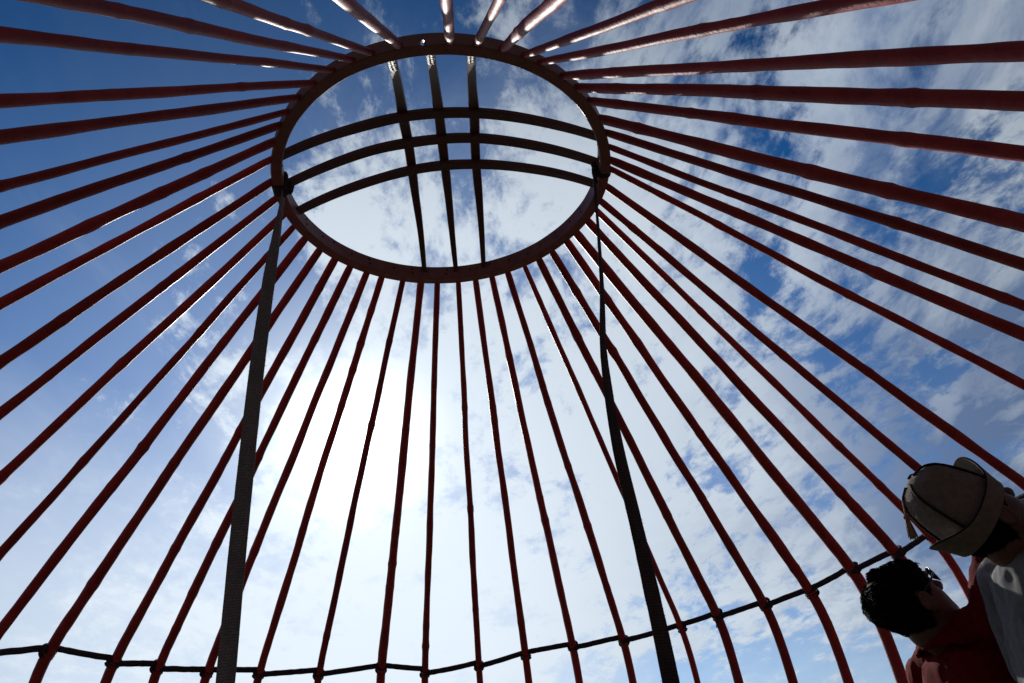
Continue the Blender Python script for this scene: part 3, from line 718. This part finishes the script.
bias = t.m('SUBTRACT', bias, t.m('MULTIPLY', lowr, .10))
dn = t.m('ADD', t.m('ADD', t.m('MULTIPLY', mid, .62), t.m('MULTIPLY', fin, .38)), bias)
bank_r = t.m('MULTIPLY', t.m('MULTIPLY', t.ss(X, .26, .46), t.m('SUBTRACT', 1.0, t.ss(t.m('ADD', Z, t.m('MULTIPLY', t.m('SUBTRACT', big, .5), .25)), .34, .47))), t.ss(Z, .15, .24))
dn = t.m('ADD', dn, t.m('MULTIPLY', bank_r, .035))
den = t.ss(dn, .512, .635)
thin = t.ss(t.m('ADD', cir, t.m('MULTIPLY', bias, .6)), .45, .78)
low = t.m('MULTIPLY', t.m('SUBTRACT', 1.0, t.ss(Z, .18, .60)), t.m('SUBTRACT', 1.0, t.ss(X, -.02, .32)))
low = t.m('MAXIMUM', low, t.m('MULTIPLY', lowr, .34))
low = t.m('MULTIPLY', low, t.m('ADD', .78, t.m('MULTIPLY', t.ss(dn, .40, .62), .22)))
veil = t.m('MAXIMUM', t.m('MULTIPLY', low, 1.0), t.m('MAXIMUM', t.m('MULTIPLY', g40, .95), t.m('MULTIPLY', g8, .30)), clamp=True)
a = t.m('SUBTRACT', 1.0, t.m('MULTIPLY', t.m('SUBTRACT', 1.0, t.m('MULTIPLY', den, .93)), t.m('MULTIPLY', t.m('SUBTRACT', 1.0, t.m('MULTIPLY', thin, .22)), t.m('SUBTRACT', 1.0, veil))), clamp=True)
a = t.m('MULTIPLY', a, t.ss(Y, .05, .46))
# cloud light: the side of each lump away from the sun and the dense middles turn grey, thin edges stay bright
rel = t.ss(t.m('SUBTRACT', mid2, mid), -.09, .11)
shade = t.ss(t.m('ADD', cloud_noise(1.7, 20, (1, .7, 1), 4, .55, .4, (9, 4, 0)), t.m('MULTIPLY', t.m('SUBTRACT', dn, .6), .55)), .42, .62)
shade = t.m('ADD', t.m('ADD', t.m('MULTIPLY', shade, .58), t.m('MULTIPLY', bank_r, .42)), t.m('MULTIPLY', rel, .48), clamp=True)
shade = t.m('MULTIPLY', t.m('MULTIPLY', shade, t.m('SUBTRACT', 1.0, t.ss(c, .76, .96))), t.m('SUBTRACT', 1.0, t.m('MULTIPLY', lowr, .6)))
col = t.mix(shade, (.70, .79, .88), (.17, .26, .46))
bright = t.m('ADD', t.m('MULTIPLY', g8, .12), t.m('ADD', t.m('MULTIPLY', g40, .14), t.m('ADD', t.m('MULTIPLY', low, .12), t.m('MULTIPLY', g200, 2.2))))
cs = t.n('ShaderNodeVectorMath', operation='SCALE', ins={0: col, 'Scale': t.m('ADD', bright, .84)})
warm = t.n('ShaderNodeVectorMath', operation='SCALE', ins={0: (1.0, .98, .95), 'Scale': t.m('MULTIPLY', bright, .30)})
dk = t.m('SUBTRACT', 1.0, t.m('MULTIPLY', t.m('MAXIMUM', t.ss(X, .34, .64), t.ss(Z, .62, .82)), .26))
cs = t.n('ShaderNodeVectorMath', operation='SCALE', ins={0: cs.outputs[0], 'Scale': dk})
cc = t.n('ShaderNodeVectorMath', operation='ADD', ins={0: cs.outputs[0], 1: warm.outputs[0]})
halo = t.m('ADD', 1.0, t.m('MULTIPLY', g4, .9))
sat = t.n('ShaderNodeHueSaturation', ins={'Color': sky.outputs[0], 'Saturation': t.m('ADD', 1.05, t.m('MULTIPLY', t.ss(Z, .20, .75), .36)), 'Hue': .504})
b1 = t.n('ShaderNodeBackground', ins={0: sat.outputs[0], 1: t.m('MULTIPLY', t.m('MULTIPLY', halo, t.m('SUBTRACT', 1.0, t.m('MULTIPLY', t.ss(Z, .45, .85), .30))), SKYS)}); b2 = t.n('ShaderNodeBackground', ins={0: cc.outputs[0], 1: 1.0})
mx = t.n('ShaderNodeMixShader', ins={0: a, 1: b1.outputs[0], 2: b2.outputs[0]})
b3 = t.n('ShaderNodeBackground', ins={0: (.060, .057, .064, 1), 1: 1.0})     # unseen sky behind the camera, made dark to cut fill light
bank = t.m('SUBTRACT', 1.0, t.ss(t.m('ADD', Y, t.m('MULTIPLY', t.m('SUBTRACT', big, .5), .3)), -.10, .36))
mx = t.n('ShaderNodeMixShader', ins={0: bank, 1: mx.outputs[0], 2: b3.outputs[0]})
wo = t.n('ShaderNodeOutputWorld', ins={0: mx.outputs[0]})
vs = sc.view_settings; vs.view_transform = 'Standard'; vs.look = 'None'; vs.exposure = EXPO; vs.gamma = 1; vs.use_curve_mapping = False
sc.cycles.max_bounces = 6; sc.cycles.sample_clamp_indirect = 6
